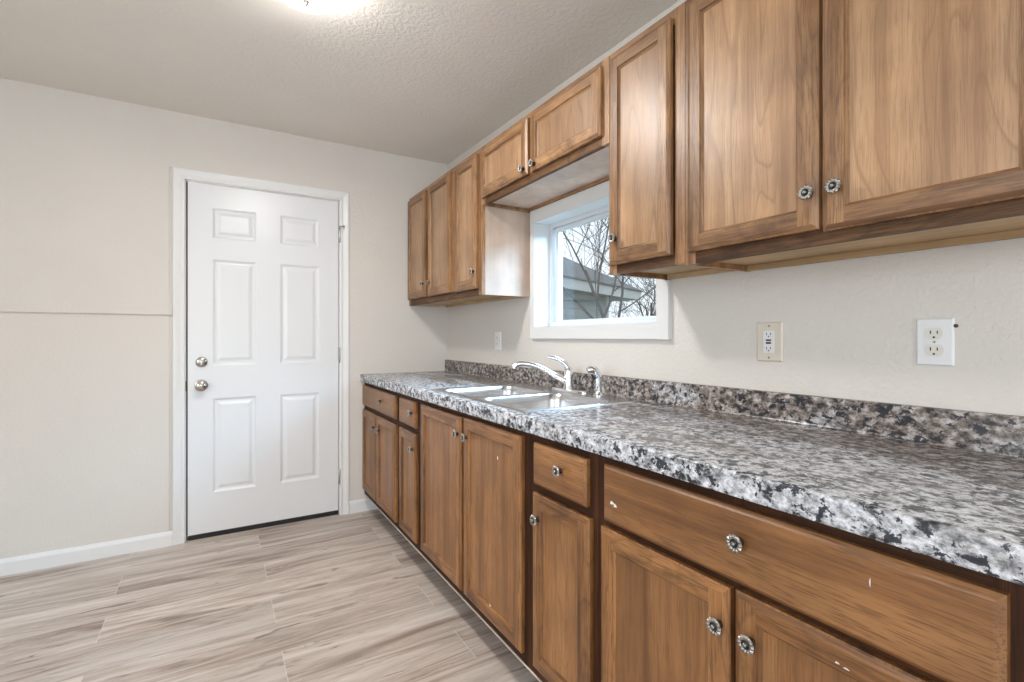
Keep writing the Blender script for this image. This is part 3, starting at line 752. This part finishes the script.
build('cover_plate', plate_mesh(-2.453, 1.147, 0.081, 0.120), 'outlet_ivory', r, L)
mb = MB(); mb.box(-0.0085, -0.003, -2.453 - .0168, -2.453 + .0168, 1.147 - .0335, 1.147 + .0335, 0)
for s_ in (1, -1):
    z = 1.147 + s_ * 0.0215
    for dy in (0.0062, -0.0062): mb.box(-0.0089, -0.0084, -2.453 + dy - .0012, -2.453 + dy + .0012, z - .001, z + .006, 1)
    disc(mb, -2.453, z - 0.0055, -0.0084, 0.0023, 1)
o = build('receptacle', mb, ['outlet_white', 'slot'], r, L, bevel=0.0008); o['label'] = 'white receptacle'
mb = MB(); mb.box(-0.0098, -0.0084, -2.461, -2.445, 1.1490, 1.1545); o = build('button', mb, 'red_button', r, L); o['label'] = 'dark red button'
mb = MB(); mb.box(-0.0098, -0.0084, -2.461, -2.445, 1.1405, 1.1460); o = build('button', mb, 'slot', r, L); o['label'] = 'black button'
for s_ in (1, -1):
    mb = MB(); disc(mb, -2.453, 1.147 + s_ * .048, -0.0059, 0.0028, 0, d=0.0008); build('screw', mb, 'nickel', r, L)
mb = MB(); mb.lathe([(0.0022, -0.004), (0.0022, 0.002), (0.0045, 0.0025), (0.0035, 0.005), (0.0, 0.0055)], (0, -2.8935, 1.187), (-1, 0, 0), 12)
tag(build('nail', mb, 'pewter_dark', None, (0, -2.8935, 1.187), smooth=True), 'small dark nail head in the wall at the right edge of the white outlet', 'nail')

# ------------------------------------------------------------------ ceiling light
lc = (-1.185, -1.545, cz(-1.635))
cl = thing('ceiling_light', 'round white glass dome light on the ceiling, lit', 'ceiling light', lc)
mb = MB(); mb.lathe([(0.132, 0.001), (0.132, -0.016), (0.125, -0.022), (0.0, -0.022)], lc, (0, 0, 1), 40); build('light_pan', mb, 'white', cl, lc, smooth=True)
mb = MB(); mb.lathe([(0.118, -0.0222), (0.124, -0.030), (0.122, -0.042), (0.113, -0.060), (0.094, -0.076), (0.070, -0.088), (0.035, -0.094), (0.0, -0.0955)], lc, (0, 0, 1), 40); o = build('glass_dome', mb, 'dome', cl, lc, smooth=True)
mb = MB(); mb.lathe([(0.010, -0.094), (0.012, -0.098), (0.008, -0.102), (0.006, -0.110), (0.0, -0.113)], lc, (0, 0, 1), 20); build('finial', mb, 'nickel', cl, lc, smooth=True)
for k in range(3):
    a = math.radians(98 + 120 * k); c_ = Vector((math.cos(a), math.sin(a), 0)); p = Vector(lc) + c_ * 0.129
    mb = MB(); mb.tube([p + Vector((0, 0, -0.014)), p + c_ * 0.004 + Vector((0, 0, -0.030)), p - c_ * 0.006 + Vector((0, 0, -0.046))], [0.006, 0.006, 0.004], 8); build('clip', mb, 'nickel', cl, lc, smooth=True)

ld = bpy.data.lights.new('ceiling_light_bulb', 'AREA'); ld.shape = 'DISK'; ld.size = 0.24; ld.energy = 14.5; ld.color = (1.0, 0.975, 0.945)
lo = bpy.data.objects.new('ceiling_light_bulb', ld); COL.objects.link(lo); lo.parent = cl; lo.location = (0, 0, -0.116)

# ------------------------------------------------------------------ outside the window
GZ = -0.55
struct(build('ground', MB().box(0.2, 45, -20, 40, GZ - .2, GZ), 'lawn'), 'winter lawn outside the window')
fwd = Vector((math.sin(TH), math.cos(TH), 0)); rgt = Vector((math.cos(TH), -math.sin(TH), 0)); C0 = Vector((CAM.x, CAM.y, 0))
P0 = C0 + fwd * 9.0 + rgt * 0.876
d_ = (fwd * 0.809 + rgt * 0.588).normalized(); n_ = (fwd * 0.588 - rgt * 0.809).normalized()
def hp(u, w, z): return tuple(P0 + d_ * u + n_ * w + Vector((0, 0, z)))
EZ = 2.27; U0, U1 = -5.0, 3.93; DEP = 6.0
hl = P0 + d_ * ((U0 + U1) / 2) + n_ * 3.0; hl = (hl.x, hl.y, GZ)
house = thing('house', 'grey neighbouring house with lap siding and a hip roof outside the window', 'house', hl)
mb = MB(); u1, w0 = U1 - 1.05, 0.42; bh = 0.165; z = GZ
while z < EZ - .06:
    zt = min(z + bh, EZ - .05)
    a = [hp(U0 + .4, w0 - .022, z), hp(u1, w0 - .022, z), hp(u1, w0 - .004, zt), hp(U0 + .4, w0 - .004, zt)]
    mb.quad(*a); mb.quad(hp(U0 + .4, w0, z), hp(u1, w0, z), a[1], a[0])
    b = [hp(u1 + .018, w0, z), hp(u1 + .018, DEP - .4, z), hp(u1 + .003, DEP - .4, zt), hp(u1 + .003, w0, zt)]
    mb.quad(*b); z += bh
mb.quad(hp(U0 + .4, DEP - .4, GZ), hp(u1, DEP - .4, GZ), hp(u1, DEP - .4, EZ), hp(U0 + .4, DEP - .4, EZ))
mb.quad(hp(U0 + .4, w0, GZ), hp(U0 + .4, DEP - .4, GZ), hp(U0 + .4, DEP - .4, EZ), hp(U0 + .4, w0, EZ))
build('siding_wall', mb, 'siding', house, hl)
def hbox(u0, u1_, w0_, w1_, z0, z1, mb):
    vs = [hp(u, w, z) for z in (z0, z1) for w in (w0_, w1_) for u in (u0, u1_)]
    return mb.add(vs, [(0, 2, 3, 1), (4, 5, 7, 6), (0, 1, 5, 4), (2, 6, 7, 3), (0, 4, 6, 2), (1, 3, 7, 5)])
build('corner_board', hbox(u1 - .09, u1 + .026, w0 - .035, w0 + .09, GZ, EZ - .05, MB()), 'fascia', house, hl)
build('soffit', hbox(U0 + .03, U1 - .03, .03, DEP - .03, EZ - .06, EZ - .03, MB()), 'fascia', house, hl)
mb = MB()
for q in ((U0, U1, 0, .025), (U0, U1, DEP - .025, DEP), (U0, U0 + .025, .025, DEP - .025), (U1 - .025, U1, .025, DEP - .025)): hbox(q[0], q[1], q[2], q[3], EZ - .20, EZ, mb)
build('fascia', mb, 'fascia', house, hl)
mb = MB(); k = 0.57; wr = DEP / 2; o_ = 0.04
E_ = [hp(U0 - o_, -o_, EZ), hp(U1 + o_, -o_, EZ), hp(U1 + o_, DEP + o_, EZ), hp(U0 - o_, DEP + o_, EZ), hp(U0 + wr, wr, EZ + wr * k), hp(U1 - wr, wr, EZ + wr * k)]
E2 = [tuple(Vector(e) + Vector((0, 0, 0.035))) for e in E_[:4]]
mb.add(E2 + E_[4:], [(0, 1, 5, 4), (1, 2, 5), (2, 3, 4, 5), (3, 0, 4)])
mb.add(E_[:4] + E2, [(0, 1, 5, 4), (1, 2, 6, 5), (2, 3, 7, 6), (3, 0, 4, 7), (3, 2, 1, 0)])
build('roof', mb, 'roof', house, hl)

def tree(label, px, depth, height, seed, lean=(0, 0), rad=0.10, levels=5, first=0.22, spread=1.0, group=None):
    rnd = random.Random(seed); mb = MB()
    base = C0 + fwd * depth + rgt * ((px - 512) / F_PX * depth) + Vector((0, 0, GZ))
    def rv(): return Vector((rnd.uniform(-1, 1), rnd.uniform(-1, 1), rnd.uniform(-1, 1)))
    def grow(p, d, ln, r, lev):
        n = 5 if lev < 3 else 4; pts = [p]; rs = [r]; q = p.copy(); dd = d.copy()
        for i in range(n):
            dd = (dd + rv() * (0.10 + 0.045 * lev) + Vector((0, 0, 0.07 if lev else 0.02))).normalized()
            q = q + dd * (ln / n); pts.append(q.copy()); rs.append(max(0.0045, r * (1 - 0.55 * (i + 1) / n)))
        mb.tube(pts, rs, 6 if lev < 2 else (4 if lev < 4 else 3), smooth=1)
        if lev >= levels: return
        kids = 6 if lev == 0 else rnd.choice((3, 4, 4))
        for k in range(kids):
            t = (first + (1 - first) * (k + rnd.random() * .7) / kids) if lev == 0 else 0.25 + 0.75 * (k + rnd.random()) / kids
            j = min(n - 1, int(t * n)); f_ = t * n - j; pp = pts[j].lerp(pts[j + 1], min(1, f_)); rr = rs[j] * rnd.uniform(0.5, 0.68)
            ax = (pts[j + 1] - pts[j]).normalized(); side = ax.cross(rv()).normalized()
            ang = rnd.uniform(0.5, 0.95) * spread
            grow(pp, (ax * math.cos(ang) + side * math.sin(ang)).normalized(), ln * rnd.uniform(0.55, 0.78), max(0.005, rr), lev + 1)
    grow(base, Vector((lean[0], lean[1], 1)).normalized(), height * 0.55, rad, 0)
    return tag(build('bare_tree', mb, 'bark', None, base), label, 'tree', group)
lx = (-rgt * 0.42)
tree('bare leafless tree nearest the window, limbs reaching up to the left over the house', 648, 8.4, 5.6, 5, (lx.x, lx.y), 0.055, 4, 0.30, 0.9)
tree('thin bare leafless tree standing left behind the house roof', 590, 21, 9.0, 41, (0, 0), 0.07, 4, 0.3)
tree('bare leafless tree at the right edge of the window view', 650, 15, 5.0, 31, (0, 0), 0.07, 5, 0.12)
